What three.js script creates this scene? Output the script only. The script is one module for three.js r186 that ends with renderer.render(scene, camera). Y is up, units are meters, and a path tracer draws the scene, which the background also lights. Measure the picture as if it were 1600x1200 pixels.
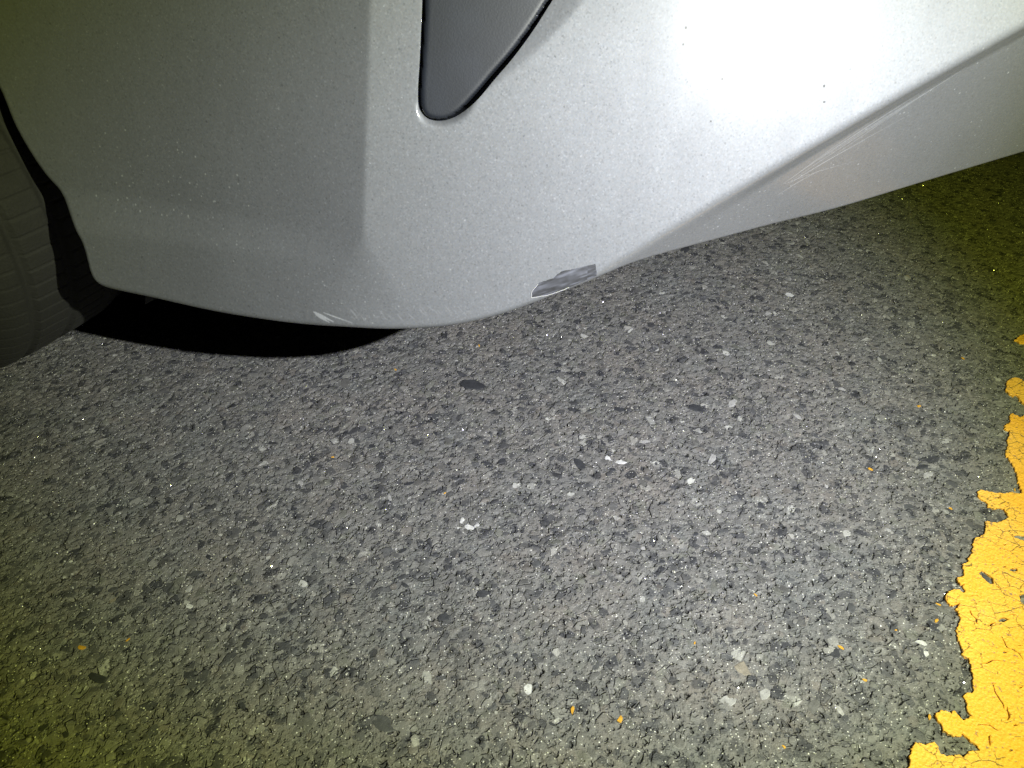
import * as THREE from 'three';
import { mergeGeometries } from 'three/addons/utils/BufferGeometryUtils.js';

// ---------------------------------------------------------------- camera, night sky, torch, exposure
const scene = new THREE.Scene();
const camera = new THREE.PerspectiveCamera(53.13, 4 / 3, 0.02, 200);
camera.position.set(0, 0.576, 0);
camera.rotation.set(-40 * Math.PI / 180, 0, 0);
const renderer = new THREE.WebGLRenderer({ antialias: true });
renderer.setSize(1024, 768);
renderer.toneMapping = THREE.LinearToneMapping;
renderer.toneMappingExposure = 1.0;
renderer.shadowMap.enabled = true;

const skyData = new Float32Array(64 * 32 * 4);
for (let i = 0; i < 64 * 32; i++) skyData.set([0.0007, 0.0008, 0.0011, 1], i * 4);
const sky = new THREE.DataTexture(skyData, 64, 32, THREE.RGBAFormat, THREE.FloatType);
sky.mapping = THREE.EquirectangularReflectionMapping; sky.needsUpdate = true;
scene.background = sky; scene.environment = sky;

const moon = new THREE.DirectionalLight(0xdfe6ff, 0.002);
moon.position.set(3, 8, 4); moon.castShadow = true; scene.add(moon);

// the hand torch held to the right of the camera: a cool hot spot and a yellow-green spill, as its lens throws them
const TORCH = new THREE.Vector3(0.48, 0.77, 0.08);
const TARGET = new THREE.Vector3(0.075, 0.08, -0.69);
const beam = new THREE.SpotLight(new THREE.Color(0.885, 0.855, 1.28), 8.0, 0, 0.55, 1.0, 2);
const spill = new THREE.SpotLight(new THREE.Color(0.79, 0.88, 0.10), 4.5, 0, 1.1, 1.0, 2);
for (const l of [beam, spill]) {
  l.position.copy(TORCH); l.target.position.copy(TARGET); l.castShadow = true; l.shadow.radius = 0.35;
  l.shadow.mapSize.set(2048, 2048); l.shadow.camera.near = 0.02; l.shadow.bias = -0.0005;
  scene.add(l, l.target);
}

// ---------------------------------------------------------------- helpers
function rng(seed) { let a = seed >>> 0; return () => { a = (a + 0x6D2B79F5) >>> 0; let t = a; t = Math.imul(t ^ (t >>> 15), t | 1); t ^= t + Math.imul(t ^ (t >>> 7), t | 61); return ((t ^ (t >>> 14)) >>> 0) / 4294967296; }; }
const clamp = (x, a, b) => Math.min(Math.max(x, a), b);
const ss = (a, b, x) => { const t = clamp((x - a) / (b - a), 0, 1); return t * t * (3 - 2 * t); };
const lerp = (a, b, t) => a + (b - a) * t;
function hash(ix, iy, s) { let h = Math.imul(ix, 374761393) + Math.imul(iy, 668265263) + Math.imul(s, 982451653) | 0; h = Math.imul(h ^ (h >>> 13), 1274126177); return ((h ^ (h >>> 16)) >>> 0) / 4294967296; }
function vnoise(x, y, per, s) { // value noise that repeats every `per` cells
  const ix = Math.floor(x), iy = Math.floor(y), fx = x - ix, fy = y - iy, u = fx * fx * (3 - 2 * fx), v = fy * fy * (3 - 2 * fy);
  const m = (k) => ((k % per) + per) % per, x0 = m(ix), x1 = m(ix + 1), y0 = m(iy), y1 = m(iy + 1);
  return lerp(lerp(hash(x0, y0, s), hash(x1, y0, s), u), lerp(hash(x0, y1, s), hash(x1, y1, s), u), v);
}
const toS = (l) => { l = clamp(l, 0, 1); return 255 * (l <= 0.0031308 ? 12.92 * l : 1.055 * Math.pow(l, 1 / 2.4) - 0.055); };
function texture(data, w, h, srgb, wrap = THREE.RepeatWrapping) {
  const t = new THREE.DataTexture(data, w, h, THREE.RGBAFormat, THREE.UnsignedByteType);
  t.magFilter = THREE.LinearFilter; t.minFilter = THREE.LinearFilter; t.wrapS = t.wrapT = wrap;
  if (srgb) t.colorSpace = THREE.SRGBColorSpace;
  t.needsUpdate = true; return t;
}
function place(o) { o.traverse((m) => { if (m.isMesh) { m.castShadow = true; m.receiveShadow = true; } }); return o; }
function spline(pts, step) { // centripetal Catmull-Rom through 2D points, resampled
  const c = new THREE.CatmullRomCurve3(pts.map(([x, y]) => new THREE.Vector3(x, y, 0)), false, 'centripetal');
  const n = Math.max(2, Math.round(c.getLength() / step));
  c.arcLengthDivisions = n * 4; c.updateArcLengths();
  return c.getSpacedPoints(n).map((p) => [p.x, p.y]);
}
function toGeometry(pos, idx, uv) {
  const g = new THREE.BufferGeometry();
  g.setAttribute('position', new THREE.BufferAttribute(new Float32Array(pos), 3));
  if (uv) g.setAttribute('uv', new THREE.BufferAttribute(new Float32Array(uv), 2));
  g.setIndex(idx); g.computeVertexNormals(); return g;
}

// ---------------------------------------------------------------- asphalt
const N = 2048, TILE = 1.0, PX = TILE / N;
const H = new Float32Array(N * N), COL = new Float32Array(N * N * 3), RGH = new Float32Array(N * N).fill(0.86);
{
  const r = rng(11);
  for (let j = 0; j < N; j++) for (let i = 0; i < N; i++) {
    const k = j * N + i;
    const a = vnoise(i / 4, j / 4, N / 4, 1), b = vnoise(i / 2, j / 2, N / 2, 2), c = vnoise(i / 16, j / 16, N / 16, 3), w = hash(i, j, 4);
    const d = vnoise(i / 128, j / 128, N / 128, 5), e = vnoise(i / 64, j / 64, N / 64, 6), f = vnoise(i / 8, j / 8, N / 8, 12);
    const hn = (a - 0.5) * 1.0 + (b - 0.5) * 0.9 + (f - 0.5) * 1.1 + 0.12; H[k] = (hn < 0 ? hn * 1.15 : hn * 0.25) + (w - 0.5) * 0.35 + (c - 0.5) * 0.4;
    const base = 0.112 * (0.66 + 0.34 * a + 0.3 * b + 0.34 * (w - 0.5) + 0.16 * (f - 0.5) + 0.1 * (d - 0.5));
    const warm = 0.05 * (d - 0.5) + 0.06 * (e - 0.5) + 0.05 * (f - 0.5);
    COL[k * 3] = base * (1.02 + warm); COL[k * 3 + 1] = base * (0.995 - warm * 0.1); COL[k * 3 + 2] = base * (0.985 - warm * 0.8);
  }
  const blob = (cx, cy, rad, el, ang, fn) => { // a straight-sided chip of pixels, wrapped at the tile's edge
    const m = 5 + Math.floor(r() * 3), ca = Math.cos(ang), sa = Math.sin(ang), R = Math.ceil(rad * 1.9), E = [];
    for (let i = 0; i < m; i++) { const a = (i + 0.7 * (r() - 0.5)) / m * 2 * Math.PI; E.push([Math.cos(a), Math.sin(a), rad * (0.62 + 0.55 * r())]); }
    const X0 = Math.round(cx), Y0 = Math.round(cy);
    for (let y = -R; y <= R; y++) for (let x = -R; x <= R; x++) {
      const u = (x * ca + y * sa) / el, v = (-x * sa + y * ca) * el; let q = 0;
      for (const [ex, ey, d] of E) { const w = (u * ex + v * ey) / d; if (w > q) q = w; }
      if (q < 1.35) fn((((Y0 + y) % N + N) % N) * N + (((X0 + x) % N + N) % N), q, u, v);
    }
  };
  const tones = [[0.026, 0.027, 0.033], [0.045, 0.046, 0.052], [0.075, 0.074, 0.075], [0.115, 0.113, 0.115], [0.16, 0.157, 0.153], [0.10, 0.102, 0.09], [0.115, 0.103, 0.095], [0.36, 0.36, 0.35], [0.25, 0.245, 0.235]];
  for (let n = 0; n < 46000; n++) {
    const rad = 1.4 + 11.5 * Math.pow(r(), 3.3), pick = r(), t = tones[pick < 0.19 ? 0 : pick < 0.37 ? 1 : pick < 0.56 ? 2 : pick < 0.71 ? 3 : pick < 0.79 ? 4 : pick < 0.86 ? 5 : pick < 0.90 ? 6 : pick < 0.913 ? 7 : pick < 0.935 ? 8 : 3];
    const big = rad > 4, jit = 0.8 + 0.4 * r(), top = (r() - 0.3) * 0.6, cover = (pick < 0.44 ? 1.1 : 0.8) * (big ? 0.86 * (0.55 + 0.45 * r()) : 0.75), tx = (r() - 0.5) * 0.16, ty = (r() - 0.5) * 0.16, groove = r() < 0.6 ? 1.5 * r() : 0;
    blob(r() * N, r() * N, rad, 1 + 0.4 * r(), r() * Math.PI, (k, q, u, v) => {
      if (q < 1) {
        const c = cover * (1 - ss(0.9, 1, q)), gr = 0.86 + 0.28 * hash(k, 7, 3);
        for (let a = 0; a < 3; a++) COL[k * 3 + a] = lerp(COL[k * 3 + a], t[a] * jit * gr, c);
        H[k] = lerp(H[k], top + tx * u + ty * v + 0.25 * (hash(k, 3, 9) - 0.5), 0.85 * (1 - ss(0.85, 1, q)));
        RGH[k] = lerp(RGH[k], 0.6, c);
      } else if (groove) H[k] -= groove * Math.max(0, 1 - Math.abs(q - 1.12) / 0.2) * (u * tx + v * ty > 0 ? 1 : 0.25);
    });
  }
  for (let n = 0; n < 26000; n++) { // pits where fine stones have come out
    const rad = 1.2 + 4.0 * Math.pow(r(), 2.6), dep = 1.0 + 2.2 * r();
    blob(r() * N, r() * N, rad, 1 + 0.7 * r(), r() * Math.PI, (k, q) => { if (q < 1) H[k] -= dep * (1 - q * q * q); });
  }
  for (let n = 0; n < 42000; n++) { // pale mineral grains in the binder
    const k = Math.floor(r() * N * N), v = 0.2 + 0.5 * r();
    for (const o of r() < 0.5 ? [0] : r() < 0.6 ? [0, 1] : [0, 1, N, N + 1]) { const m = (k + o) % (N * N); COL[m * 3] = v; COL[m * 3 + 1] = v * 0.99; COL[m * 3 + 2] = v * 0.96; RGH[m] = 0.4; H[m] += 0.25; }
  }
}
function boxBlur(src, rad) {
  const t = new Float32Array(N * N), o = new Float32Array(N * N), w = 2 * rad + 1;
  for (let j = 0; j < N; j++) { let s = 0; for (let i = -rad; i <= rad; i++) s += src[j * N + (i + N) % N]; for (let i = 0; i < N; i++) { t[j * N + i] = s / w; s += src[j * N + (i + rad + 1) % N] - src[j * N + (i - rad + N) % N]; } }
  for (let i = 0; i < N; i++) { let s = 0; for (let j = -rad; j <= rad; j++) s += t[((j + N) % N) * N + i]; for (let j = 0; j < N; j++) { o[j * N + i] = s / w; s += t[((j + rad + 1) % N) * N + i] - t[((j - rad + N) % N) * N + i]; } }
  return o;
}
const HB = boxBlur(H, 2);
function groundY(x, z) { // metres
  const u = ((x / TILE) % 1 + 1) % 1 * N, v = ((z / TILE) % 1 + 1) % 1 * N, i = Math.floor(u), j = Math.floor(v), fu = u - i, fv = v - j, i1 = (i + 1) % N, j1 = (j + 1) % N;
  return 0.001 * lerp(lerp(HB[(j % N) * N + i % N], HB[(j % N) * N + i1], fu), lerp(HB[j1 * N + i % N], HB[j1 * N + i1], fu), fv);
}
const colorData = new Uint8Array(N * N * 4), bumpData = new Uint8Array(N * N * 4), roughData = new Uint8Array(N * N * 4);
for (let k = 0; k < N * N; k++) {
  colorData[k * 4] = toS(COL[k * 3]); colorData[k * 4 + 1] = toS(COL[k * 3 + 1]); colorData[k * 4 + 2] = toS(COL[k * 3 + 2]); colorData[k * 4 + 3] = 255;
  const b = clamp((H[k] - HB[k] * 0.5 + 3) / 5, 0, 1) * 255; bumpData[k * 4] = bumpData[k * 4 + 1] = bumpData[k * 4 + 2] = b; bumpData[k * 4 + 3] = 255;
  roughData[k * 4] = 0; roughData[k * 4 + 1] = RGH[k] * 255; roughData[k * 4 + 2] = 0; roughData[k * 4 + 3] = 255;
}
const asphaltMat = new THREE.MeshStandardMaterial({ map: texture(colorData, N, N, true), bumpMap: texture(bumpData, N, N, false), bumpScale: 0.0055, roughnessMap: texture(roughData, N, N, false), roughness: 1, metalness: 0 });
function axis(lo, hi, step, far) { // even steps where the surface is seen close, growing steps out to the horizon
  const a = []; for (let x = lo; x <= hi + 1e-6; x += step) a.push(x);
  let s = step, x = hi; while (x < far) { s *= 1.5; x += s; a.push(x); }
  s = step; x = lo; while (x > -far) { s *= 1.5; x -= s; a.unshift(x); }
  return a;
}
let ground;
{
  const xs = axis(-0.8, 0.95, 0.0016, 40), zs = axis(-1.3, -0.18, 0.0016, 40), pos = [], uv = [], idx = [];
  for (const z of zs) for (const x of xs) {
    const near = x > -0.9 && x < 1.05 && z > -1.4 && z < -0.1;
    pos.push(x, near ? groundY(x, z) : 0, z); uv.push(x / TILE, z / TILE);
  }
  const w = xs.length;
  for (let j = 0; j < zs.length - 1; j++) for (let i = 0; i < w - 1; i++) { const a = j * w + i, b = a + 1, c = a + w, d = c + 1; idx.push(a, c, b, b, c, d); }
  ground = new THREE.Mesh(toGeometry(pos, idx, uv), asphaltMat);
  ground.name = 'asphalt_ground'; ground.userData = { kind: 'structure', label: 'worn dark grey asphalt with exposed stone chips', category: 'asphalt' };
  scene.add(ground);
}

// stones set in the asphalt that can be picked apart, each a low angular chip
const MAIN= [[0.5515,-0.6301],[0.5473,-0.6186],[0.5384,-0.6135],[0.5361,-0.6074],[0.5405,-0.6064],[0.5349,-0.5964],[0.5299,-0.5905],[0.5272,-0.5837],[0.5221,-0.5760],[0.5176,-0.5684],[0.5182,-0.5600],[0.5176,-0.5509],[0.5157,-0.5419],[0.5112,-0.5304],[0.5094,-0.5218],[0.5079,-0.5149],[0.5030,-0.5141],[0.4979,-0.5166],[0.4920,-0.5149],[0.4875,-0.5149],[0.4796,-0.5158],[0.4741,-0.5175],[0.4691,-0.5192],[0.4651,-0.5175],[0.4621,-0.5124],[0.4633,-0.5082],[0.4668,-0.5049],[0.4656,-0.4983],[0.4701,-0.4959],[0.4758,-0.4975],[0.4801,-0.4959],[0.4800,-0.4894],[0.4781,-0.4830],[0.4726,-0.4806],[0.4637,-0.4775],[0.4573,-0.4783],[0.4544,-0.4798],[0.4513,-0.4720],[0.4462,-0.4651],[0.4414,-0.4613],[0.4359,-0.4598],[0.4317,-0.4560],[0.4280,-0.4479],[0.4241,-0.4420],[0.4189,-0.4369],[0.4160,-0.4319],[0.4101,-0.4291],[0.4072,-0.4214],[0.4050,-0.4166],[0.3989,-0.4145],[0.3971,-0.4118],[0.3985,-0.4084],[0.4013,-0.4084],[0.3989,-0.4043],[0.3994,-0.4004],[0.3957,-0.3984],[0.3952,-0.4010],[0.3901,-0.4023],[0.3844,-0.3997],[0.3796,-0.3964],[0.3785,-0.3912],[0.3793,-0.3866],[0.3818,-0.3860],[0.3880,-0.3899],[0.3888,-0.3879],[0.3834,-0.3822],[0.3831,-0.3777],[0.3839,-0.3734],[0.3803,-0.3690],[0.3749,-0.3629],[0.3728,-0.3569],[0.3720,-0.3515],[0.3715,-0.3456],[0.3715,-0.3421],[0.3691,-0.3404],[0.3697,-0.3381],[0.3731,-0.3364],[0.3721,-0.3307],[0.3700,-0.3251],[0.3696,-0.3196],[0.3653,-0.3126],[0.3634,-0.3072],[0.3616,-0.3056],[0.3568,-0.3062],[0.3541,-0.3046],[0.3542,-0.3004],[0.3548,-0.2973],[0.3524,-0.2932],[0.3523,-0.2896],[0.3533,-0.2876],[0.3492,-0.2861],[0.3449,-0.2841],[0.3433,-0.2871],[0.3424,-0.2906],[0.3409,-0.2916],[0.3380,-0.2896],[0.3357,-0.2911],[0.3317,-0.2921],[0.3269,-0.2901],[0.3248,-0.2876],[0.3260,-0.2836],[0.3275,-0.2801],[0.3262,-0.2771],[0.3296,-0.2737],[0.3347,-0.2722],[0.3404,-0.2742],[0.3420,-0.2713],[0.3431,-0.2693],[0.3463,-0.2660],[0.3474,-0.2622],[0.3465,-0.2603],[0.3413,-0.2613],[0.3364,-0.2589],[0.3328,-0.2561],[0.3300,-0.2584],[0.3261,-0.2570],[0.3211,-0.2575],[0.3171,-0.2580],[0.3159,-0.2608],[0.3171,-0.2636],[0.3154,-0.2674],[0.3123,-0.2670],[0.3086,-0.2650],[0.3054,-0.2665],[0.3017,-0.2670],[0.2984,-0.2646],[0.2964,-0.2608],[0.2933,-0.2566],[0.2901,-0.2497],[0.2820,-0.2384],[0.2743,-0.2233],[0.2621,-0.2067],[0.2405,-0.1685],[0.2177,-0.1344],[0.2064,-0.1155],[0.1803,-0.0705],[0.1617,-0.0273],[0.2008,-0.0240],[0.2477,-0.0273],[0.2970,-0.0705],[0.3509,-0.1344],[0.3808,-0.1758],[0.4549,-0.2589],[0.4905,-0.3088],[0.5501,-0.3784],[0.5905,-0.4464],[0.6637,-0.5261],[0.7060,-0.5905],[0.7187,-0.6259],[0.7110,-0.6418],[0.6817,-0.6290],[0.6608,-0.6418],[0.6320,-0.6290],[0.6177,-0.6418],[0.5894,-0.6290],[0.5691,-0.6311],[0.5622,-0.6259],[0.5601,-0.6301],[0.5560,-0.6332]]
const ISL1= [[0.6288,-0.7698],[0.6377,-0.7779],[0.6462,-0.7819],[0.6692,-0.7874],[0.6917,-0.7765],[0.6833,-0.7540],[0.6587,-0.7450],[0.6511,-0.7606],[0.6366,-0.7632],[0.6318,-0.7632]]
const ISL2= [[0.5752,-0.6853],[0.5810,-0.6911],[0.5901,-0.6958],[0.5956,-0.6946],[0.5971,-0.6888],[0.6034,-0.6923],[0.6348,-0.7006],[0.6699,-0.6958],[0.6642,-0.6727],[0.6381,-0.6526],[0.6152,-0.6504],[0.5925,-0.6418],[0.5800,-0.6439],[0.5779,-0.6482],[0.5767,-0.6559],[0.5784,-0.6637],[0.5757,-0.6670],[0.5728,-0.6626],[0.5699,-0.6670],[0.5688,-0.6738],[0.5744,-0.6807]]
const HOLES=[[[0.4829,-0.5099],[0.4817,-0.5081],[0.4785,-0.5081],[0.4761,-0.5082],[0.4740,-0.5099],[0.4772,-0.5117],[0.4802,-0.5117],[0.4841,-0.5116]],
[[0.4600,-0.4516],[0.4588,-0.4502],[0.4576,-0.4501],[0.4570,-0.4508],[0.4564,-0.4516],[0.4576,-0.4529],[0.4591,-0.4530],[0.4603,-0.4523]],
[[0.4484,-0.4270],[0.4466,-0.4263],[0.4451,-0.4258],[0.4435,-0.4257],[0.4437,-0.4270],[0.4440,-0.4277],[0.4463,-0.4282],[0.4480,-0.4282]],
[[0.4570,-0.4235],[0.4557,-0.4214],[0.4523,-0.4215],[0.4492,-0.4216],[0.4488,-0.4235],[0.4521,-0.4256],[0.4542,-0.4255],[0.4568,-0.4253]],
[[0.4238,-0.3721],[0.4202,-0.3707],[0.4168,-0.3691],[0.4136,-0.3700],[0.4150,-0.3721],[0.4154,-0.3735],[0.4198,-0.3752],[0.4218,-0.3742]],
[[0.4307,-0.3672],[0.4296,-0.3661],[0.4282,-0.3657],[0.4272,-0.3665],[0.4274,-0.3672],[0.4284,-0.3683],[0.4296,-0.3686],[0.4301,-0.3678]],
[[0.4228,-0.3480],[0.4209,-0.3469],[0.4197,-0.3468],[0.4185,-0.3474],[0.4185,-0.3480],[0.4190,-0.3490],[0.4209,-0.3491],[0.4221,-0.3485]],
[[0.4063,-0.3416],[0.4053,-0.3407],[0.4037,-0.3401],[0.4029,-0.3407],[0.4021,-0.3416],[0.4032,-0.3424],[0.4052,-0.3431],[0.4066,-0.3424]],
[[0.4040,-0.3110],[0.4031,-0.3104],[0.4015,-0.3099],[0.4005,-0.3100],[0.4000,-0.3110],[0.4007,-0.3115],[0.4026,-0.3120],[0.4043,-0.3120]],
[[0.3852,-0.2806],[0.3835,-0.2797],[0.3822,-0.2794],[0.3809,-0.2800],[0.3813,-0.2806],[0.3816,-0.2814],[0.3834,-0.2818],[0.3842,-0.2811]],
[[0.3714,-0.2617],[0.3705,-0.2605],[0.3690,-0.2606],[0.3676,-0.2610],[0.3676,-0.2617],[0.3691,-0.2630],[0.3701,-0.2629],[0.3711,-0.2625]],
[[0.4684,-0.4659],[0.4745,-0.4636],[0.4832,-0.4628],[0.4889,-0.4598],[0.4793,-0.4553],[0.4722,-0.4590]],
[[0.4192,-0.4200],[0.4243,-0.4235],[0.4270,-0.4193],[0.4304,-0.4145],[0.4281,-0.4084],[0.4238,-0.4077],[0.4209,-0.4138]],
[[0.4443,-0.3977],[0.4506,-0.3990],[0.4550,-0.3944],[0.4495,-0.3860],[0.4436,-0.3854],[0.4418,-0.3905]]]
const CRACKS=[[[0.3942,-0.3815],[0.3935,-0.3765],[0.3957,-0.3727],[0.3942,-0.3672]],
[[0.4018,-0.3672],[0.4044,-0.3659],[0.4106,-0.3696]],
[[0.4254,-0.3765],[0.4301,-0.3771],[0.4333,-0.3759]],
[[0.4087,-0.3569],[0.4090,-0.3509],[0.4088,-0.3462],[0.4122,-0.3445],[0.4157,-0.3410],[0.4162,-0.3347]],
[[0.3809,-0.3319],[0.3851,-0.3319],[0.3916,-0.3347],[0.3997,-0.3341]],
[[0.3818,-0.3153],[0.3800,-0.3072],[0.3807,-0.3014],[0.3815,-0.2968],[0.3802,-0.2932]],
[[0.3531,-0.2806],[0.3611,-0.2811],[0.3655,-0.2781],[0.3694,-0.2761]],
[[0.3603,-0.2732],[0.3575,-0.2693],[0.3557,-0.2646]],
[[0.3981,-0.3951],[0.4043,-0.3964],[0.4102,-0.3944]],
[[0.3839,-0.2957],[0.3821,-0.2891],[0.3782,-0.2841]],
[[0.4584,-0.4689],[0.4636,-0.4697]],
[[0.4271,-0.4064],[0.4311,-0.4030]]]
const STONES=[[-0.230,-0.661,6.8,3],[0.100,-0.565,4.4,4],[0.113,-0.560,4.7,4],[0.124,-0.449,6.2,3],[0.209,-0.564,7.6,3],[0.250,-0.653,6.8,3],[0.377,-0.875,6.5,4],[0.317,-0.631,4.6,3],[0.466,-0.590,8.7,3],[0.365,-0.955,7.3,3],[0.341,-0.351,4.1,4],[0.341,-0.342,3.4,4],[0.013,-0.310,4.9,4],[0.170,-0.301,7.3,3],[-0.045,-0.686,12.7,0],[0.186,-0.328,7.5,5],[-0.122,-0.512,4.5,3],[-0.194,-0.683,11.4,2],[0.317,-0.530,6.3,3],[0.425,-0.542,6.7,3],[0.335,-0.830,5.3,3],[0.382,-0.677,4.8,3],[0.144,-0.590,4.9,3],[-0.025,-0.399,5.8,0],[-0.059,-0.375,5.2,0],[-0.197,-0.372,4.8,0],[-0.286,-0.421,6.4,1],[-0.371,-0.404,5.3,0],[-0.333,-0.320,8.6,0],[-0.336,-0.273,4.2,0],[-0.330,-0.274,4.8,0],[0.255,-0.995,10.8,0],[0.245,-0.501,4.7,0],[0.294,-0.385,5.6,1],[0.266,-0.342,5.4,0],[0.122,-0.642,7.3,0],[0.023,-0.432,4.8,1],[-0.213,-0.497,3.9,0],[-0.098,-0.283,8.1,1],[-0.157,-0.283,8.3,2],[0.186,-0.283,7.2,0],[0.029,-0.283,5.9,0],[-0.084,-0.342,4.5,1],[0.423,-0.553,6.8,0],[0.386,-0.501,7.1,1],[-0.048,-0.482,4.1,4],[-0.041,-0.474,5.0,4],[-0.034,-0.475,3.4,4],[-0.050,-0.473,2.8,4],[0.207,-0.645,8.9,0],[0.070,-0.557,7.4,0],[-0.010,-0.562,5.4,0],[0.116,-0.473,5.0,1],[-0.104,-0.530,4.6,0],[0.163,-0.539,4.0,1],[0.234,-0.296,6.3,2],[0.199,-0.306,5.7,3],[0.254,-0.293,4.6,3],[0.325,-0.348,6.2,1],[-0.286,-0.404,4.4,3],[-0.280,-0.387,3.7,4],[-0.214,-0.530,4.7,3],[-0.165,-0.590,4.9,1],[-0.085,-0.631,6.4,1],[-0.317,-0.621,4.5,0],[-0.384,-0.675,5.6,1],[0.451,-0.735,6.9,1],[0.361,-0.761,6.0,0],[0.271,-0.845,5.3,0],[0.081,-0.787,4.9,1],[0.523,-0.686,6.1,0],[0.125,-0.268,4.3,2],[0.068,-0.331,5.0,1],[-0.011,-0.348,3.9,0],[-0.142,-0.446,4.3,1],[-0.210,-0.298,4.5,0],[-0.294,-0.354,5.5,1],[-0.503,-0.581,5.6,1],[-0.481,-0.642,4.9,0]]
const FLECKS=[[-0.356,-0.347,3.8],[-0.321,-0.354,1.9],[0.047,-0.294,3.0],[0.083,-0.286,3.5],[0.272,-0.347,2.7],[0.282,-0.318,2.1],[0.458,-0.647,2.0],[0.369,-0.550,2.9],[0.370,-0.388,2.3],[0.362,-0.372,2.6],[-0.139,-0.713,2.3],[-0.041,-0.761,2.4],[-0.188,-0.567,1.7],[-0.067,-0.517,1.3],[0.152,-0.351,1.4],[0.203,-0.265,1.9],[0.321,-0.288,2.4],[0.548,-0.735,2.7],[0.429,-0.497,2.2],[0.460,-0.648,2.0],[0.504,-0.522,2.3],[0.324,-0.363,1.3],[0.214,-0.398,1.5]]

const grainData = new Uint8Array(256 * 256 * 4);
for (let k = 0; k < 65536; k++) { const i = k % 256, j = k >> 8, v = 255 * (0.70 + 0.16 * hash(i, j, 21) + 0.14 * vnoise(i / 8, j / 8, 32, 22)); grainData.set([v, v, v, 255], k * 4); }
const grainTex = texture(grainData, 256, 256, true);
const stoneMats = [[0.042, 0.044, 0.052], [0.075, 0.077, 0.083], [0.125, 0.123, 0.122], [0.36, 0.355, 0.36], [0.6, 0.6, 0.61], [0.25, 0.22, 0.18]].map((c, i) => new THREE.MeshStandardMaterial({ color: new THREE.Color().setRGB(...c), map: grainTex, bumpMap: grainTex, bumpScale: 0.0004, roughness: i < 2 ? 0.55 : 0.65 }));
function chipGeometry(seed) {
  const r = rng(seed), m = 7, pos = [0, 0.09 + 0.05 * r(), 0], uv = [0.5, 0.5], idx = [], ph = r() * 6.28, el = 1 + 0.4 * r();
  const rad = Array.from({ length: m }, () => 0.62 + 0.5 * r()), ring = (s, y, jy) => { for (let i = 0; i < m; i++) { const a = ph + i / m * 2 * Math.PI, q = rad[i] * s; const x = Math.cos(a) * q * el, z = Math.sin(a) * q / el; pos.push(x, y + jy * (r() - 0.5), z); uv.push(0.5 + x * 0.06, 0.5 + z * 0.06); } };
  ring(0.88, 0.08, 0.05); ring(1, 0.0, 0.05); ring(1.02, -0.5, 0);
  for (let i = 0; i < m; i++) { const j = (i + 1) % m; idx.push(0, 1 + j, 1 + i); for (const o of [0, m]) idx.push(1 + o + i, 1 + o + j, 1 + o + m + i, 1 + o + j, 1 + o + m + j, 1 + o + m + i); }
  const g = toGeometry(pos, idx, uv).toNonIndexed(); g.computeVertexNormals(); return g;
}
const chips = Array.from({ length: 12 }, (_, i) => chipGeometry(100 + i));
{
  const r = rng(5);
  const all = STONES.map(([x, z, mm, k]) => [x, z, mm, k]);
  for (let i = 0; i < 205; i++) { const z = -0.24 - 0.75 * Math.pow(r(), 0.8), half = 0.32 + 0.5 * (-z - 0.2), p = r(); all.push([(r() * 2 - 1) * half, z, 2.4 + 3.2 * r() * r(), p < 0.45 ? 0 : p < 0.78 ? 1 : p < 0.96 ? 2 : p < 0.99 ? 3 : 5]); }
  let n = 0;
  for (const [x, z, mm, k] of all) {
    const m = new THREE.Mesh(chips[n % 12], stoneMats[k]); const s = mm / 1000;
    m.name = n ? 'stone_' + String(n).padStart(3, '0') : 'stone'; n++;
    m.position.set(x, groundY(x, z) - 0.0001, z); m.rotation.set((r() - 0.5) * 0.12, r() * 6.28, (r() - 0.5) * 0.12); m.scale.set(s, Math.min(s, 0.004), s * (0.7 + 0.4 * r()));
    ground.add(m);
  }
  // flakes of yellow paint left in the texture of the asphalt
  const fm = new THREE.MeshStandardMaterial({ color: new THREE.Color().setRGB(0.68, 0.36, 0.03), roughness: 0.6, map: grainTex });
  let f = 0;
  for (const [x, z, mm] of FLECKS) {
    const m = new THREE.Mesh(chips[(f * 5) % 12], fm), s = mm / 1000;
    m.name = f ? 'paint_fleck_' + String(f).padStart(3, '0') : 'paint_fleck'; f++;
    m.position.set(x, groundY(x, z) + 0.0003, z); m.rotation.y = r() * 6.28; m.scale.set(s, 0.003, s * 0.7); ground.add(m);
  }
  // countless glinting mineral grains
  const gg = new THREE.OctahedronGeometry(1, 0), cnt = 20000;
  const gm = new THREE.MeshPhysicalMaterial({ color: new THREE.Color().setRGB(0.62, 0.62, 0.6), roughness: 0.18, metalness: 0.25 });
  const inst = new THREE.InstancedMesh(gg, gm, cnt), M4 = new THREE.Matrix4(), Q = new THREE.Quaternion(), E = new THREE.Euler(), S3 = new THREE.Vector3(), P3 = new THREE.Vector3(), cc = new THREE.Color();
  for (let i = 0; i < cnt; i++) {
    const z = -0.2 - 1.1 * r(), x = -0.8 + 1.7 * r(), s = 0.00035 + 0.0006 * Math.pow(r(), 2.5);
    E.set(r() * 6.28, r() * 6.28, r() * 6.28); Q.setFromEuler(E); S3.set(s, s * (0.6 + 0.6 * r()), s); P3.set(x, groundY(x, z) + s * 0.1, z);
    inst.setMatrixAt(i, M4.compose(P3, Q, S3)); const v = 0.55 + 0.6 * r(); inst.setColorAt(i, cc.setRGB(v, v * (0.96 + 0.04 * r()), v * (0.88 + 0.14 * r())));
  }
  inst.name = 'mineral_grains'; inst.userData = { kind: 'stuff', label: 'tiny glinting mineral grains scattered through the asphalt', category: 'grit' };
  scene.add(inst);
}

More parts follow.
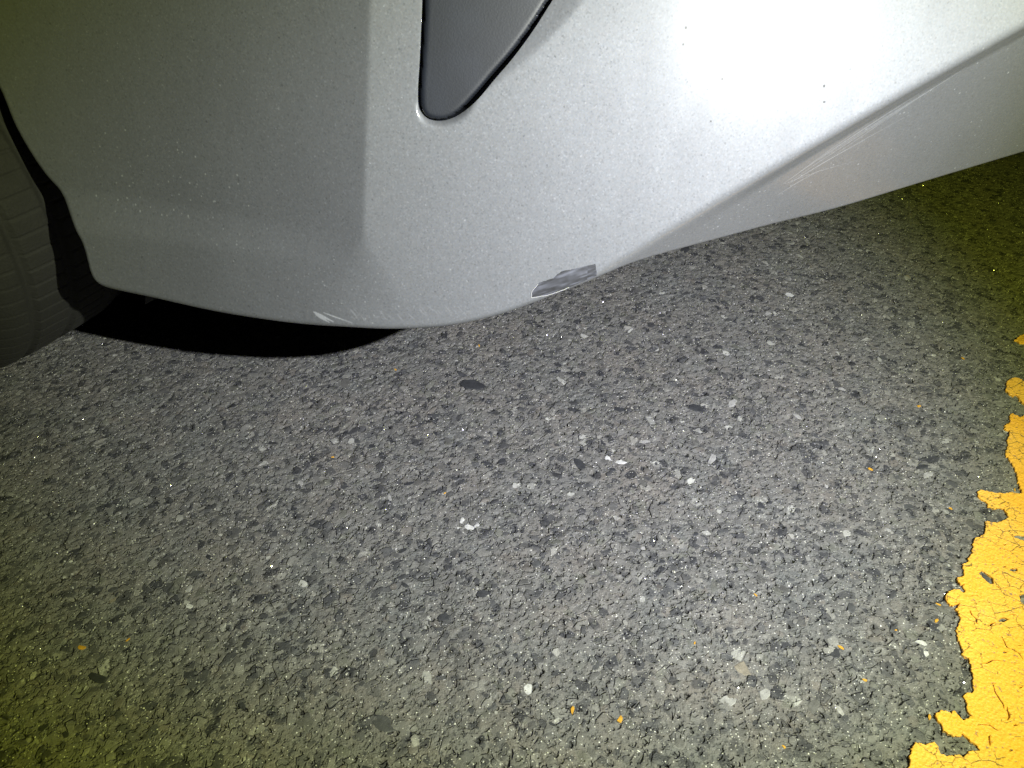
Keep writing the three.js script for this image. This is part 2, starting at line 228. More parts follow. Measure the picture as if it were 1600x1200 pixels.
// ---------------------------------------------------------------- yellow line, peeling
{
  const pn = 512, pd = new Uint8Array(pn * pn * 4), pb = new Uint8Array(pn * pn * 4);
  for (let k = 0; k < pn * pn; k++) {
    const i = k % pn, j = Math.floor(k / pn), a = vnoise(i / 3, j / 3, 171, 31), b = vnoise(i / 64, j / 64, 8, 32), c = hash(i, j, 33), d = vnoise(i / 16, j / 16, 32, 34);
    const v = 0.84 + 0.16 * a + 0.08 * (c - 0.5), w = 0.9 + 0.1 * b;
    const wear = a < 0.16 && d > 0.6 ? 0.35 : 1, crack = (() => { const s = 26, ci = Math.floor(i / s), cj = Math.floor(j / s), per = Math.floor(pn / s); let d1 = 1e9, d2 = 1e9, id = 0; for (let v = -1; v <= 1; v++) for (let u = -1; u <= 1; u++) { const x = ((ci + u) % per + per) % per, y = ((cj + v) % per + per) % per, q = Math.hypot((ci + u + hash(x, y, 35)) * s - i + 5 * (a - 0.5), (cj + v + hash(x, y, 36)) * s - j + 5 * (d - 0.5)); if (q < d1) { d2 = d1; d1 = q; id = x * 31 + y; } else if (q < d2) d2 = q; } return d2 - d1 < 0.9 && b + 0.25 * (hash(id, 1, 37) - 0.5) > 0.5; })();
    if (crack) pd.set([toS(0.22), toS(0.14), toS(0.03), 255], k * 4); else pd.set([toS(0.76 * v * (wear < 1 ? 0.45 : 1)), toS(0.42 * v * w * (wear < 1 ? 0.5 : 1)), toS((0.032 + 0.03 * b + (c > 0.985 ? 0.2 : 0) + (wear < 1 ? 0.06 : 0)) * v), 255], k * 4);
    const h = clamp(0.5 * a + 0.25 * c + 0.25 * d - (crack ? 0.6 : 0), 0, 1) * 255; pb.set([h, h, h, 255], k * 4);
  }
  const pm = texture(pd, pn, pn, true), pbm = texture(pb, pn, pn, false); pm.repeat.set(4, 4); pbm.repeat.set(4, 4);
  const paint = new THREE.MeshStandardMaterial({ map: pm, bumpMap: pbm, bumpScale: 0.0012, roughness: 0.62 });
  const r = rng(77);
  const rough = (pts, amp) => { const o = []; pts.forEach((p, i) => { const q = pts[(i + 1) % pts.length], L = Math.hypot(q[0] - p[0], q[1] - p[1]), n = Math.max(1, Math.min(20, Math.round(L / 0.0014))); for (let k = 0; k < n; k++) { const t = k / n; o.push(new THREE.Vector2(lerp(p[0], q[0], t) + amp * (r() - 0.5), -lerp(p[1], q[1], t) + amp * (r() - 0.5))); } }); return o; };
  const line = new THREE.Group(); line.name = 'road_marking'; line.position.set(0.55, 0, -0.5);
  line.userData = { label: 'worn yellow painted line peeling and cracked on the asphalt', category: 'road marking' };
  const piece = (outline, holes, name, top) => {
    const s = new THREE.Shape(rough(outline, 0.0014));
    for (const h of holes) s.holes.push(new THREE.Path(h));
    const g = new THREE.ExtrudeGeometry(s, { depth: 0.0022, bevelEnabled: true, bevelThickness: 0.0005, bevelSize: 0.0004, bevelSegments: 1, curveSegments: 1 });
    g.rotateX(-Math.PI / 2); g.translate(-0.55, -0.0004 + top, 0.5);
    const m = new THREE.Mesh(g, paint); m.name = name; line.add(m);
  };
  const cracks = CRACKS.map((c) => { const A = [], B = []; const pts = []; c.forEach((p, i) => { pts.push(p); if (i < c.length - 1) pts.push([lerp(p[0], c[i + 1][0], 0.5) + 0.0016 * (r() - 0.5), lerp(p[1], c[i + 1][1], 0.5) + 0.0016 * (r() - 0.5)]); });
    pts.forEach((p, i) => { const a = pts[Math.max(0, i - 1)], b = pts[Math.min(pts.length - 1, i + 1)], dx = b[0] - a[0], dz = b[1] - a[1], L = Math.hypot(dx, dz) || 1, w = 0.00045 + 0.0006 * Math.sin(Math.PI * i / (pts.length - 1)) * (0.6 + 0.6 * r()); A.push(new THREE.Vector2(p[0] - dz / L * w, -(p[1] + dx / L * w))); B.unshift(new THREE.Vector2(p[0] + dz / L * w, -(p[1] - dx / L * w))); });
    return [...A, ...B]; });
  piece(MAIN, [...HOLES.map((h) => rough(h, 0.0009)), ...cracks], 'paint_sheet', 0.0);
  piece(ISL1, [], 'paint_patch', 0.0);
  piece(ISL2, [], 'paint_patch_001', 0.0);
  scene.add(line);
}

// ---------------------------------------------------------------- the car's front corner
const car = new THREE.Group(); car.name = 'car'; car.position.set(0.2, 0, -1.2);
car.userData = { label: 'silver car with scuffed front bumper corner and chipped lower lip', category: 'car' };
scene.add(car);
function part(name, g, m, parent = car) { // shapes are laid out in scene metres and moved to the car's own base
  if (parent === car || parent.parent === car) g.translate(-0.2, 0, 1.2);
  const o = new THREE.Mesh(g, m); o.name = name; parent.add(o); return o;
}
const zFront = (x, y) => -0.4579 - 0.02 * x - 0.36 * y - 0.08 * (x - 0.1) ** 2 - 0.15 * (y - 0.36) ** 2;
const smin = (a, b, k) => { const h = Math.max(k - Math.abs(a - b), 0) / k; return Math.min(a, b) - h * h * k / 4; };
function zBody(x, y) { // the outer skin: front face, side face behind the aero edge, lip tucked under the chin crease
  const xk = -0.1176 + 0.1015 * (y - 0.3007), ta = 0.28 + 0.06 * ss(0.235, 0.268, y);
  const zs = zFront(xk, y) - ta * (xk - x) + 0.55 * Math.max(0, xk - x - 0.16) ** 2;
  const z = smin(zFront(x, y), zs, 0.0006 + 0.012 * (1 - ss(0.2, 0.275, y)));
  let zu = -0.5932 - 0.4137 * x + 0.3254 * y;
  zu -= 0.007 * ss(0, 0.014, z - zu) * ss(0.12, 0.26, x);
  return smin(z, zu, 0.004) - 1.2 * Math.max(0, y - 0.5) ** 2;
}
const bezel = spline([[-0.0613, 0.4866], [-0.0640, 0.4528], [-0.0659, 0.4293], [-0.0693, 0.3927], [-0.0719, 0.3673], [-0.0713, 0.3578], [-0.0672, 0.3517], [-0.0594, 0.3491], [-0.0494, 0.3500], [-0.0394, 0.3544], [-0.0269, 0.3644], [-0.0121, 0.3793], [0.0000, 0.3911], [0.0153, 0.4084], [0.0311, 0.4293], [0.0487, 0.4527], [0.0750, 0.4865]], 0.0012);
bezel.push([0.068, 0.496], [0.05, 0.5], [0, 0.503], [-0.04, 0.502], [-0.056, 0.497]);
function nearBezel(x, y) { // signed distance to the lamp surround's outline, positive outside, and the closest point
  let best = 1e9, bx = 0, by = 0, inside = false;
  for (let i = 0, j = bezel.length - 1; i < bezel.length; j = i++) {
    const [ax, ay] = bezel[j], [cx, cy] = bezel[i], dx = cx - ax, dy = cy - ay, t = clamp(((x - ax) * dx + (y - ay) * dy) / (dx * dx + dy * dy), 0, 1), px = ax + t * dx, py = ay + t * dy, d = (x - px) ** 2 + (y - py) ** 2;
    if (d < best) { best = d; bx = px; by = py; }
    if ((ay > y) !== (cy > y) && x < (cx - ax) * (y - ay) / (cy - ay) + ax) inside = !inside;
  }
  return [Math.sqrt(best) * (inside ? -1 : 1), bx, by];
}
const rollAt = (x, y) => 0.00015 + 0.0042 * (1 - ss(0.351, 0.366, y));
function skinZ(x, y, d) { // skin with the edge rolled into the lamp recess
  let z = zBody(x, y);
  if (d < 0.03) {
    const c = 0.018 * ss(0.355, 0.43, y) * ss(-0.05, -0.01, x); // the broad chamfer along the slanting side
    if (c > 0) { const q = Math.max(0, c - d); z -= 0.34 * (q - 0.5 * 0.004 * (1 - Math.exp(-q / 0.002))); }
    const ro = rollAt(x, y); if (d < ro) z -= ro - Math.sqrt(Math.max(0, ro * ro - (ro - Math.max(0, d)) ** 2));
  }
  return z;
}
const ARCH = [[-0.7800, 0.6400], [-0.6600, 0.6200], [-0.5600, 0.5600], [-0.5040, 0.4727], [-0.4772, 0.4070], [-0.4460, 0.3467], [-0.4365, 0.3124], [-0.4197, 0.2800], [-0.4012, 0.2590], [-0.3858, 0.2311], [-0.3828, 0.2036], [-0.3809, 0.1981], [-0.3765, 0.1951], [-0.3255, 0.1900], [-0.2691, 0.1870], [-0.2017, 0.1881], [-0.1428, 0.1923], [-0.0981, 0.1939], [-0.0544, 0.1971], [-0.0162, 0.2052], [0.0161, 0.2158], [0.0427, 0.2262], [0.0691, 0.2351], [0.1013, 0.2431], [0.1349, 0.2465], [0.2141, 0.2472], [0.2920, 0.2485], [0.3918, 0.2588], [0.4981, 0.2698], [0.6118, 0.2815], [0.8000, 0.2875], [1.1000, 0.2895]];
const rim = spline(ARCH, 0.0016);
const TOP = 0.70, ROWS = 240;
// paint: metal flake under lacquer, with scratches, chips of road dirt and dust
let paintMat;
{
  const w = 2048, h = 1024, cd = new Uint8Array(w * h * 4), md = new Uint8Array(w * h * 4), r = rng(31);
  const C3 = new Float32Array(w * h * 3), MR = new Float32Array(w * h * 2);
  for (let j = 0; j < h; j++) for (let i = 0; i < w; i++) {
    const k = j * w + i, a = 0.95 + 0.10 * hash(i >> 1, j >> 1, 41), b = 0.04 * (hash(i >> 1, j >> 1, 42) - 0.5), c = 0.97 + 0.06 * vnoise(i / 90, j / 90, 64, 43);
    C3[k * 3] = a * c * (1 + b); C3[k * 3 + 1] = a * c; C3[k * 3 + 2] = a * c * (1 - b); MR[k * 2] = 1; MR[k * 2 + 1] = 0.97 + 0.06 * vnoise(i / 24, j / 60, 85, 44);
  }
  const sx = (x) => (x + 0.6) / 1.2 * w, sy = (y) => (y - 0.15) / 0.6 * h;
  const dot = (x, y, rad, c, amt) => { for (let v = Math.floor(y - rad - 1); v <= y + rad + 1; v++) for (let u = Math.floor(x - rad - 1); u <= x + rad + 1; u++) { if (u < 0 || v < 0 || u >= w || v >= h) continue; const q = amt * (1 - ss(rad - 0.5, rad + 0.5, Math.hypot(u - x, v - y))); if (q <= 0) continue; const k = v * w + u; for (let a = 0; a < 3; a++) C3[k * 3 + a] = lerp(C3[k * 3 + a], c[a], q); MR[k * 2] = lerp(MR[k * 2], 0, q); MR[k * 2 + 1] = lerp(MR[k * 2 + 1], 2, q); } };
  const scratch = (x0, y0, x1, y1, wd, amt, bend = 0) => { const X0 = sx(x0), Y0 = sy(y0), X1 = sx(x1), Y1 = sy(y1), L = Math.hypot(X1 - X0, Y1 - Y0), n = Math.ceil(L * 2); for (let i = 0; i <= n; i++) { const t = i / n, o = bend * Math.sin(Math.PI * t); dot(lerp(X0, X1, t) - (Y1 - Y0) / L * o, lerp(Y0, Y1, t) + (X1 - X0) / L * o, wd * (0.4 + 0.6 * Math.sin(Math.PI * Math.min(1, t * 1.1 + 0.05))), [1.5, 1.5, 1.48], amt * (0.6 + 0.4 * hash(i >> 3, 5, Math.round(X0)))); } };
  for (let i = 0; i < 950; i++) dot(r() * w, r() * h, 0.35 + 0.75 * Math.pow(r(), 3), [1.5, 1.48, 1.42], 0.35 + 0.5 * r());          // dust and water spots
  for (let i = 0; i < 60; i++) { const t = r(); dot(sx(-0.38 + 0.12 * t + 0.05 * r()), sy(0.255 + 0.07 * r() - 0.02 * t), 0.5 + 0.8 * r(), [1.5, 1.5, 1.4], 0.8); }   // road splash by the arch
  for (let i = 0; i < 45; i++) dot(sx(-0.25 + 0.2 * r()), sy(0.19 + 0.06 * r()), 0.4 + 0.7 * r(), [1.5, 1.48, 1.4], 0.7);
  for (let i = 0; i < 110; i++) { const x = 0.12 + 0.42 * r(); dot(sx(x), sy(0.24 + (x - 0.1) * 0.55 * r()), 0.5 + 0.9 * r() * r(), [1.5, 1.5, 1.46], 0.85); }
  for (const [x, y, q] of [[0.1293, 0.4112, 1.3], [0.1599, 0.3777, 1.7], [0.1282, 0.4006, 1], [0.2313, 0.3884, 1], [0.2392, 0.3721, 1.4], [0.2408, 0.3613, 1], [0.1538, 0.3491, 0.8]]) dot(sx(x), sy(y), q, [0.12, 0.11, 0.1], 0.95);   // tar specks
  scratch(-0.171, 0.1979, -0.1542, 0.192, 2.0, 1); scratch(-0.1694, 0.1959, -0.1578, 0.191, 1.6, 0.9); scratch(-0.1622, 0.1986, -0.1371, 0.1929, 0.9, 0.75);
  for (let i = 0; i < 26; i++) { const x = -0.142 + 0.1 * r(), y = 0.198 + 0.008 * r() + (x + 0.14) * 0.08; scratch(x, y, x + 0.004 + 0.002 * r(), y - 0.004 - 0.003 * r(), 0.45, 0.15 + 0.2 * r()); }
  for (const [a, b, c, d, e] of [[0.2302, 0.2914, 0.3549, 0.3745, 0.5], [0.2307, 0.2899, 0.3254, 0.34, 0.5], [0.2249, 0.2805, 0.2637, 0.3003, 0.6], [0.2271, 0.2916, 0.2916, 0.3009, 0.4], [0.2242, 0.291, 0.3493, 0.377, 0.6], [0.2359, 0.2927, 0.2912, 0.3218, 0.5], [0.2316, 0.2958, 0.3056, 0.3528, 0.4], [0.2534, 0.3104, 0.3462, 0.3685, 0.45], [0.2653, 0.3111, 0.3588, 0.3778, 0.4]]) scratch(a, b, c, d, e * 0.75, 0.55, 2);
  for (let k = 0; k < w * h; k++) {
    for (let a = 0; a < 3; a++) cd[k * 4 + a] = toS(C3[k * 3 + a] * 0.62); cd[k * 4 + 3] = 255;
    md[k * 4 + 1] = clamp(MR[k * 2 + 1] * 0.68, 0, 1) * 255; md[k * 4 + 2] = MR[k * 2] * 255; md[k * 4 + 3] = 255;
  }
  const fit = (t) => { t.repeat.set(1 / 1.2, 1 / 0.6); t.offset.set(0.5, -0.25); return t; };
  const cm = fit(texture(cd, w, h, true, THREE.MirroredRepeatWrapping)), mm = fit(texture(md, w, h, false, THREE.MirroredRepeatWrapping));
  // each flake tilts its own way
  const fn = 1024, fd = new Uint8Array(fn * fn * 4), fr = rng(91), cell = 3, cn = Math.ceil(fn / cell);
  for (let j = 0; j < fn; j++) for (let i = 0; i < fn; i++) {
    let best = 1e9, id = 0; const ci = Math.floor(i / cell), cj = Math.floor(j / cell);
    for (let v = -1; v <= 1; v++) for (let u = -1; u <= 1; u++) { const a = (ci + u + cn) % cn, b = (cj + v + cn) % cn, px = (ci + u + hash(a, b, 51)) * cell, py = (cj + v + hash(a, b, 52)) * cell, d = (px - i) ** 2 + (py - j) ** 2; if (d < best) { best = d; id = b * cn + a; } }
    const m = Math.pow(hash(id, 1, 53), 2.2) * 0.10 + (hash(id, 5, 57) > 0.985 ? 0.12 : 0), th = hash(id, 2, 54) * 6.2832, nx = m * Math.cos(th), ny = m * Math.sin(th);
    fd.set([127.5 + 127.5 * nx, 127.5 + 127.5 * ny, 127.5 + 127.5 * Math.sqrt(1 - nx * nx - ny * ny), 255], (j * fn + i) * 4);
  }
  const fm = texture(fd, fn, fn, false); fm.repeat.set(1 / 0.42, 1 / 0.42);
  paintMat = new THREE.MeshPhysicalMaterial({ color: new THREE.Color().setRGB(0.258, 0.268, 0.290), map: cm, metalness: 0.5, metalnessMap: mm, roughness: 1.0, roughnessMap: mm, normalMap: fm, normalScale: new THREE.Vector2(1, 1), clearcoat: 1.0, clearcoatRoughness: 0.16 });
}
let bumper;
{
  const cols = rim.length, FOLD = 8, rows = ROWS + FOLD, pos = new Float64Array(cols * rows * 3), dist = new Float32Array(cols * rows).fill(1), cut = new Uint8Array(cols * rows);
  const set = (k, x, y, z) => { pos[k * 3] = x; pos[k * 3 + 1] = y; pos[k * 3 + 2] = z; };
  const near = new Map();
  for (let c = 0; c < cols; c++) {
    const [x, yb] = rim[c];
    for (let q = 0; q < ROWS; q++) {
      const t = q / (ROWS - 1), y = yb + (TOP - yb) * (0.62 * t + 0.38 * t * t * t), k = (q + FOLD) * cols + c;
      let d = 1;
      if (x > -0.12 && x < 0.13 && y > 0.31 && y < 0.56) { const s = nearBezel(x, y); d = s[0]; near.set(k, s); }
      dist[k] = d; set(k, x, y, skinZ(x, y, d));
    }
    // the edge folds back under the skin
    const e = 5e-4, a = rim[Math.max(0, c - 1)], b = rim[Math.min(cols - 1, c + 1)], z0 = zBody(x, yb);
    const n = new THREE.Vector3(-(zBody(x + e, yb) - zBody(x - e, yb)) / (2 * e), -(zBody(x, yb + e) - zBody(x, yb - e)) / (2 * e), 1).normalize();
    const tan = new THREE.Vector3(b[0] - a[0], b[1] - a[1], zBody(b[0], b[1]) - zBody(a[0], a[1])).normalize();
    const out = new THREE.Vector3().crossVectors(tan, n).normalize(), R = 0.0045;
    for (let f = 0; f < FOLD; f++) {
      const k = (FOLD - 1 - f) * cols + c, th = Math.min(f + 1, 6) / 6 * Math.PI / 2, back = f >= 6 ? (f - 5) * 0.012 : 0;
      const o = R * Math.sin(th), i = -R * (1 - Math.cos(th)) - back;
      set(k, x + out.x * o + n.x * i, yb + out.y * o + n.y * i, z0 + out.z * o + n.z * i);
    }
  }
  const quads = [];
  for (let j = 0; j < rows - 1; j++) for (let i = 0; i < cols - 1; i++) {
    const a = j * cols + i, v = [a, a + 1, a + cols, a + cols + 1], ins = v.filter((k) => dist[k] < 0);
    if (ins.length === 4) continue;
    for (const k of ins) cut[k] = 1;
    quads.push(v);
  }
  for (const [k, s] of near) if (cut[k]) set(k, s[1], s[2], skinZ(s[1], s[2], 0));
  const idx = [], uv = [];
  for (const [a, b, c, d] of quads) idx.push(a, b, c, b, d, c);
  for (let k = 0; k < cols * rows; k++) uv.push(pos[k * 3], pos[k * 3 + 1]);
  const g = toGeometry(Float32Array.from(pos), idx, uv);
  bumper = part('bumper', g, paintMat);
}
// black moulded surround, sunk a little in its recess
const plasticNoise = (() => { const n = 256, d = new Uint8Array(n * n * 4), e = new Uint8Array(n * n * 4); for (let k = 0; k < n * n; k++) { const i = k % n, j = k >> 8, a = vnoise(i / 2, j / 2, 128, 61), b = vnoise(i / 32, j / 32, 8, 62), c = hash(i, j, 63), v = 255 * clamp(0.78 + 0.1 * a + 0.12 * b * b + (c > 0.996 ? 0.3 : 0), 0, 1), h = 255 * (0.7 * a + 0.3 * c); d.set([v, v, v, 255], k * 4); e.set([h, h, h, 255], k * 4); } const t = texture(d, n, n, true), u = texture(e, n, n, false); t.repeat.set(9, 9); u.repeat.set(9, 9); return [t, u]; })();
const blackPlastic = new THREE.MeshPhysicalMaterial({ color: new THREE.Color().setRGB(0.012, 0.015, 0.023), map: plasticNoise[0], bumpMap: plasticNoise[1], bumpScale: 0.00004, roughness: 0.5 });
{
  const st = 0.0015, x0 = -0.08, x1 = 0.085, y0 = 0.345, y1 = 0.51, w = Math.round((x1 - x0) / st), h = Math.round((y1 - y0) / st), pos = [], uv = [], idx = [], dd = [], GAP = 0.0005, R = 0.005;
  const zAt = (x, y, d, g) => { const q = Math.max(0, -d - g); return zBody(x, y) - 0.0008 - (q < R ? R - Math.sqrt(R * R - (R - q) ** 2) : 0); };
  const s = [];
  for (let j = 0; j <= h; j++) for (let i = 0; i <= w; i++) { const x = x0 + i * st, y = y0 + j * st, n = nearBezel(x, y), gap = GAP + 0.0018 * ss(-0.056, -0.025, n[1]); s.push([x, y, ...n]); pos.push(x, y, zAt(x, y, n[0], gap)); uv.push(x, y); dd.push(n[0] + gap - GAP); }
  for (let j = 0; j < h; j++) for (let i = 0; i < w; i++) {
    const a = j * (w + 1) + i, v = [a, a + 1, a + w + 1, a + w + 2];
    if (v.every((k) => dd[k] > -GAP)) continue;
    for (const k of v) if (dd[k] > -GAP) { const [x, y, d, bx, by] = s[k]; pos[k * 3] = d > 0 ? bx : x; pos[k * 3 + 1] = d > 0 ? by : y; pos[k * 3 + 2] = zAt(pos[k * 3], pos[k * 3 + 1], 0, GAP) - 0.012; }
    idx.push(v[0], v[1], v[2], v[1], v[3], v[2]);
  }
  part('fog_lamp_bezel', toGeometry(pos, idx, uv), blackPlastic).userData.label = 'black plastic fog lamp surround tapering to a rounded tip';
  // walls of the lamp recess
  const wp = [], wi = [], wu = [];
  bezel.forEach(([x, y], i) => { const z = skinZ(x, y, 0) + 0.0002, j = (i + 1) % bezel.length; for (const d of [0, 0.03]) { wp.push(x, y, z - d); wu.push(x, y); } wi.push(2 * i, 2 * j, 2 * i + 1, 2 * j, 2 * j + 1, 2 * i + 1); });
  part('lamp_recess', toGeometry(wp, wi, wu), blackPlastic, bumper);
}
// lip broken open: bare grey plastic with the paint's edge round it
{
  const rr = rng(44), raw = [[0.0161, 0.2174], [0.0166, 0.2227], [0.0192, 0.2258], [0.0229, 0.23], [0.0298, 0.2321], [0.0351, 0.2336], [0.0377, 0.2367], [0.0408, 0.2387], [0.0551, 0.2417], [0.0687, 0.2447], [0.07, 0.239], [0.0702, 0.2346], [0.056, 0.2293], [0.0428, 0.2237], [0.03, 0.2195]], out = [];
  raw.forEach((p, i) => { const q = raw[(i + 1) % raw.length], n = Math.max(1, Math.round(Math.hypot(q[0] - p[0], q[1] - p[1]) / 0.0018)), am = i < 10 ? 0.0006 : 0.0003; for (let k = 0; k < n; k++) out.push([lerp(p[0], q[0], k / n) + (k ? am * (rr() - 0.5) : 0), lerp(p[1], q[1], k / n) + (k ? am * (rr() - 0.5) : 0)]); });
  const cd = new Uint8Array(128 * 128 * 4); for (let k = 0; k < 16384; k++) { const i = k % 128, j = k >> 7, u = i * 0.9 + j * 0.35, v = j * 0.95 - i * 0.3, a = vnoise(u / 18, v / 2.2, 64, 71), b = vnoise(u / 5, v / 5, 64, 72), q = 0.25 + 1.5 * a * a + 0.3 * (b - 0.5); cd.set([toS(0.055 * q), toS(0.058 * q), toS(0.072 * q), 255], k * 4); }
  const t = texture(cd, 128, 128, true); t.repeat.set(16, 16);
  const bare = new THREE.MeshStandardMaterial({ map: t, bumpMap: t, bumpScale: 0.0004, roughness: 0.6 });
  const shape = new THREE.Shape(out.map(([x, y]) => new THREE.Vector2(x, y))), g0 = new THREE.ShapeGeometry(shape, 1);
  // fine grid inside the outline, laid on the skin
  const pos = [], uv = [], idx = [], p = g0.attributes.position, ix = g0.index.array, sub = 6, key = new Map();
  const vert = (x, y) => { const k = x.toFixed(5) + ',' + y.toFixed(5); if (!key.has(k)) { key.set(k, pos.length / 3); pos.push(x, y, zBody(x, y) + 0.0004); uv.push(x, y); } return key.get(k); };
  for (let f = 0; f < ix.length; f += 3) {
    const P = [0, 1, 2].map((q) => [p.getX(ix[f + q]), p.getY(ix[f + q])]), at = (a, b) => vert(P[0][0] + (P[1][0] - P[0][0]) * a / sub + (P[2][0] - P[0][0]) * b / sub, P[0][1] + (P[1][1] - P[0][1]) * a / sub + (P[2][1] - P[0][1]) * b / sub);
    for (let a = 0; a < sub; a++) for (let b = 0; b < sub - a; b++) { idx.push(at(a, b), at(a + 1, b), at(a, b + 1)); if (a + b < sub - 1) idx.push(at(a + 1, b), at(a + 1, b + 1), at(a, b + 1)); }
  }
  part('broken_patch', toGeometry(pos, idx, uv), bare, bumper).userData.label = 'bare grey plastic where the paint has broken off the lip';
  const edgeMat = new THREE.MeshStandardMaterial({ color: new THREE.Color().setRGB(0.38, 0.38, 0.38), roughness: 0.7 });
  const curve = new THREE.CatmullRomCurve3([...out.slice(-18), ...out.slice(0, 8)].map(([x, y]) => new THREE.Vector3(x, y, zBody(x, y) + 0.0003)), false, 'catmullrom', 0.1);
  part('paint_edge', new THREE.TubeGeometry(curve, 120, 0.0003, 5), edgeMat, bumper);
}
// wheel
const AX = 60 * Math.PI / 180, Wd = [Math.sin(AX), Math.cos(AX)], WC = [-0.64, 0.225, -0.787];
{
  const wheel = new THREE.Group(); wheel.name = 'wheel'; car.add(wheel);
  wheel.position.set(WC[0] - 0.2, WC[1], WC[2] + 1.2);
  wheel.rotation.y = AX - Math.PI / 2; wheel.scale.set(0.882, 0.882, 1); // own x axis points ahead, own z axis outward
  const R = 0.255, prof = []; // [axial (outward +), radius, kind]
  const P = (z, r, k) => prof.push([z, r, k]);
  for (let i = 0; i <= 14; i++) { const t = i / 14; P(0.086 + 0.020 * Math.sin(t * Math.PI * 0.62), 0.182 + t * 0.047, 0); }
  for (let i = 1; i <= 10; i++) { const a = i / 10 * 1.35; P(0.078 + 0.0245 * Math.cos(a * 0.98) , 0.229 + 0.0102 * Math.sin(a), i > 3 ? 1 : 0); }
  for (let i = 1; i <= 60; i++) { const z = 0.083 - 0.166 * i / 60; P(z, R - 0.004 * (z / 0.083) ** 2 - 0.012 * Math.max(0, Math.abs(z) - 0.055) ** 2 / 0.0008, 2); }
  for (let i = 1; i <= 12; i++) { const t = i / 12; P(-0.083 - 0.02 * Math.sin(t * 2.2), 0.251 - t * 0.069, 0); }
  const SEG = 900, pos = [], uv = [], idx = [], m = prof.length, r = rng(8);
  const pitch = Array.from({ length: SEG }, (_, s) => s % 12);
  for (let s = 0; s <= SEG; s++) {
    const a = s / SEG * 2 * Math.PI, ca = Math.cos(a), sa = Math.sin(a), q = pitch[s % SEG];
    prof.forEach(([z, rr, k], i) => {
      let d = 0;
      if (k === 2) { const g = Math.min(Math.abs(z - 0.045), Math.abs(z), Math.abs(z + 0.045)); if (g < 0.004) d = 0.004; else if (Math.abs(z) > 0.05 && q < 1) d = 0.0014; else if (q === 6 && Math.abs(z) < 0.045) d = 0.002; }
      if (k === 1 && q < 1) d = 0.0010;
      if (k === 0 && z > 0.05) { for (const ring of [0.222, 0.212, 0.196]) if (Math.abs(rr - ring) < 0.003) d -= 0.0014; }
      const R2 = k === 0 ? rr : rr - d, z2 = k === 0 ? z - d : z;
      pos.push(R2 * ca, R2 * sa, z2); uv.push(a * 0.3, i * 0.004);
    });
  }
  for (let s = 0; s < SEG; s++) for (let i = 0; i < m - 1; i++) { const a = s * m + i, b = a + 1, c = a + m, d = c + 1; idx.push(a, c, b, b, c, d); }
  const n = 512, td = new Uint8Array(n * n * 4), tb = new Uint8Array(n * n * 4);
  for (let k = 0; k < n * n; k++) { const i = k % n, j = k >> 9, a = vnoise(i / 40, j / 40, 13, 81), b = vnoise(i / 6, j / 6, 86, 82), c = hash(i, j, 83), v = 0.75 + 0.55 * a * b + 0.25 * (c - 0.5) + (c > 0.997 ? 1 : 0); td.set([toS(0.010 * v), toS(0.0098 * v), toS(0.0092 * v), 255], k * 4); const h = 255 * clamp(0.5 * b + 0.3 * c + 0.2 * a, 0, 1); tb.set([h, h, h, 255], k * 4); }
  const tt = texture(td, n, n, true), tu = texture(tb, n, n, false); tt.repeat.set(5, 5); tu.repeat.set(5, 5);
  const rubber = new THREE.MeshStandardMaterial({ map: tt, bumpMap: tu, bumpScale: 0.0005, roughness: 0.85 });
  const tyre = new THREE.Mesh(toGeometry(pos, idx, uv), rubber); tyre.name = 'tyre'; wheel.add(tyre);
  const alloy = new THREE.MeshStandardMaterial({ color: new THREE.Color().setRGB(0.35, 0.35, 0.36), metalness: 0.8, roughness: 0.45 });
  const lip = new THREE.LatheGeometry([[0.05, 0.05], [0.06, 0.055], [0.15, 0.04], [0.195, 0.05], [0.205, 0.085], [0.214, 0.09], [0.214, 0.08], [0.2, -0.08], [0.05, 0.0]].map(([a, b]) => new THREE.Vector2(a, b)), 72); lip.rotateX(Math.PI / 2); lip.scale(0.86, 0.86, 1);
  const bits = [lip.toNonIndexed()];
  for (let i = 0; i < 5; i++) { const g = new THREE.BoxGeometry(0.15, 0.045, 0.02).toNonIndexed(); g.translate(0.105, 0, 0.066); g.rotateZ(i * 2 * Math.PI / 5); bits.push(g); }
  const hub = new THREE.CylinderGeometry(0.045, 0.055, 0.03, 32).toNonIndexed(); hub.rotateX(Math.PI / 2); hub.translate(0, 0, 0.065); bits.push(hub);
  const rimMesh = new THREE.Mesh(mergeGeometries(bits), alloy); rimMesh.name = 'rim'; wheel.add(rimMesh);
}
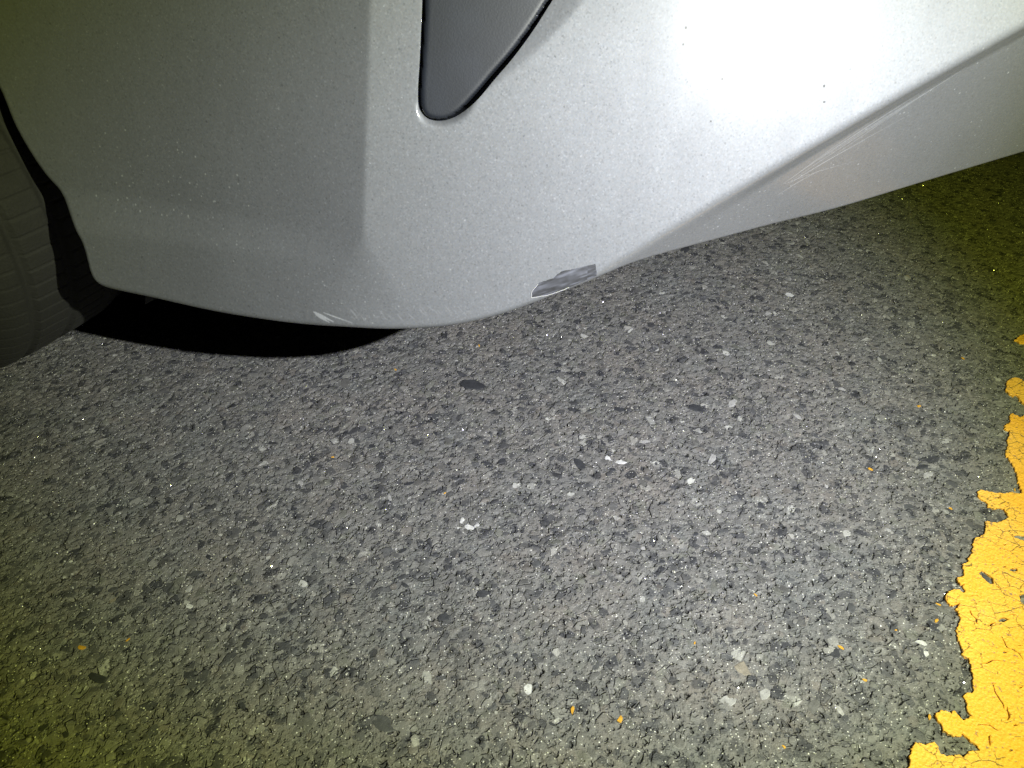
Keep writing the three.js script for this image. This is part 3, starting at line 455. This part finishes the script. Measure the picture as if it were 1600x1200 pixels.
// liner of the wheel arch and the tray under the nose
const liner = new THREE.MeshStandardMaterial({ color: new THREE.Color().setRGB(0.02, 0.02, 0.022), roughness: 0.9 });
{
  const pos = [], uv = [], idx = [], n = 60, w = 8;
  const fwd = new THREE.Vector3(Wd[0], 0, Wd[1]), inw = new THREE.Vector3(Math.cos(AX), 0, -Math.sin(AX)), c = new THREE.Vector3(...WC);
  for (let i = 0; i <= n; i++) for (let j = 0; j <= w; j++) { const a = -0.5 + i / n * 3.5, rr = 0.272 + 0.0 * ss(0, 0.8, -0.5 + i / n * 3.5) + 0.01 * (j / w), p = c.clone().addScaledVector(fwd, rr * Math.cos(a)).addScaledVector(inw, 0.05 + 0.23 * j / w); p.y += rr * Math.sin(a); pos.push(p.x, p.y, p.z); uv.push(i * 0.03, j * 0.03); }
  for (let i = 0; i < n; i++) for (let j = 0; j < w; j++) { const a = i * (w + 1) + j; idx.push(a, a + 1, a + w + 1, a + 1, a + w + 2, a + w + 1); }
  part('wheel_arch_liner', toGeometry(pos, idx, uv), liner);
  const s = new THREE.Shape([[-0.2, 0.66], [0, 0.61], [0.13, 0.63], [0.3, 0.72], [0.55, 0.86], [0.9, 1.05], [0.9, 2.6], [-0.2, 2.6], [0.0, 1.4], [-0.2, 0.9]].map(([x, y]) => new THREE.Vector2(x, y)));
  const g = new THREE.ExtrudeGeometry(s, { depth: 0.01, bevelEnabled: false }); g.rotateX(-Math.PI / 2); g.translate(0, 0.285, 0);
  part('undertray', g, liner);
  // bonnet skin above the fascia, out of the picture
  const hp = [], hu = [], hi = []; const xs = []; for (let x = -0.78; x <= 1.1; x += 0.04) xs.push(x);
  for (let j = 0; j <= 12; j++) for (const x of xs) { const t = j / 12; hp.push(x, TOP + 0.0 + 0.16 * Math.sin(t * 1.2), zBody(x, TOP) - 0.001 - 1.1 * t); hu.push(x, TOP + t); }
  for (let j = 0; j < 12; j++) for (let i = 0; i < xs.length - 1; i++) { const a = j * xs.length + i; hi.push(a, a + 1, a + xs.length, a + 1, a + xs.length + 1, a + xs.length); }
  part('bonnet', toGeometry(hp, hi, hu), paintMat);
}

// ---------------------------------------------------------------- the torch itself
{
  const t = new THREE.Group(); t.name = 'torch'; t.userData = { label: 'black hand torch shining at the bumper corner', category: 'torch' };
  const dir = TARGET.clone().sub(TORCH).normalize();
  t.position.copy(TORCH).addScaledVector(dir, -0.012); t.quaternion.setFromUnitVectors(new THREE.Vector3(0, -1, 0), dir);
  const metal = new THREE.MeshStandardMaterial({ color: new THREE.Color().setRGB(0.03, 0.03, 0.03), metalness: 0.6, roughness: 0.4 });
  const body = new THREE.Mesh(new THREE.LatheGeometry([[0.017, 0.002], [0.0175, 0.004], [0.0175, 0.03], [0.013, 0.045], [0.0125, 0.12], [0.012, 0.124], [0, 0.125]].map(([a, b]) => new THREE.Vector2(a, b)), 40), metal); body.name = 'barrel';
  const lens = new THREE.Mesh(new THREE.CylinderGeometry(0.0165, 0.0165, 0.002, 40), new THREE.MeshStandardMaterial({ color: 0xffffff, emissive: new THREE.Color(0.93, 0.95, 1), emissiveIntensity: 1.5, roughness: 0.2 })); lens.name = 'lens_light'; lens.position.y = 0.004;
  t.add(body, lens); scene.add(t);
}
place(scene);
renderer.render(scene, camera);
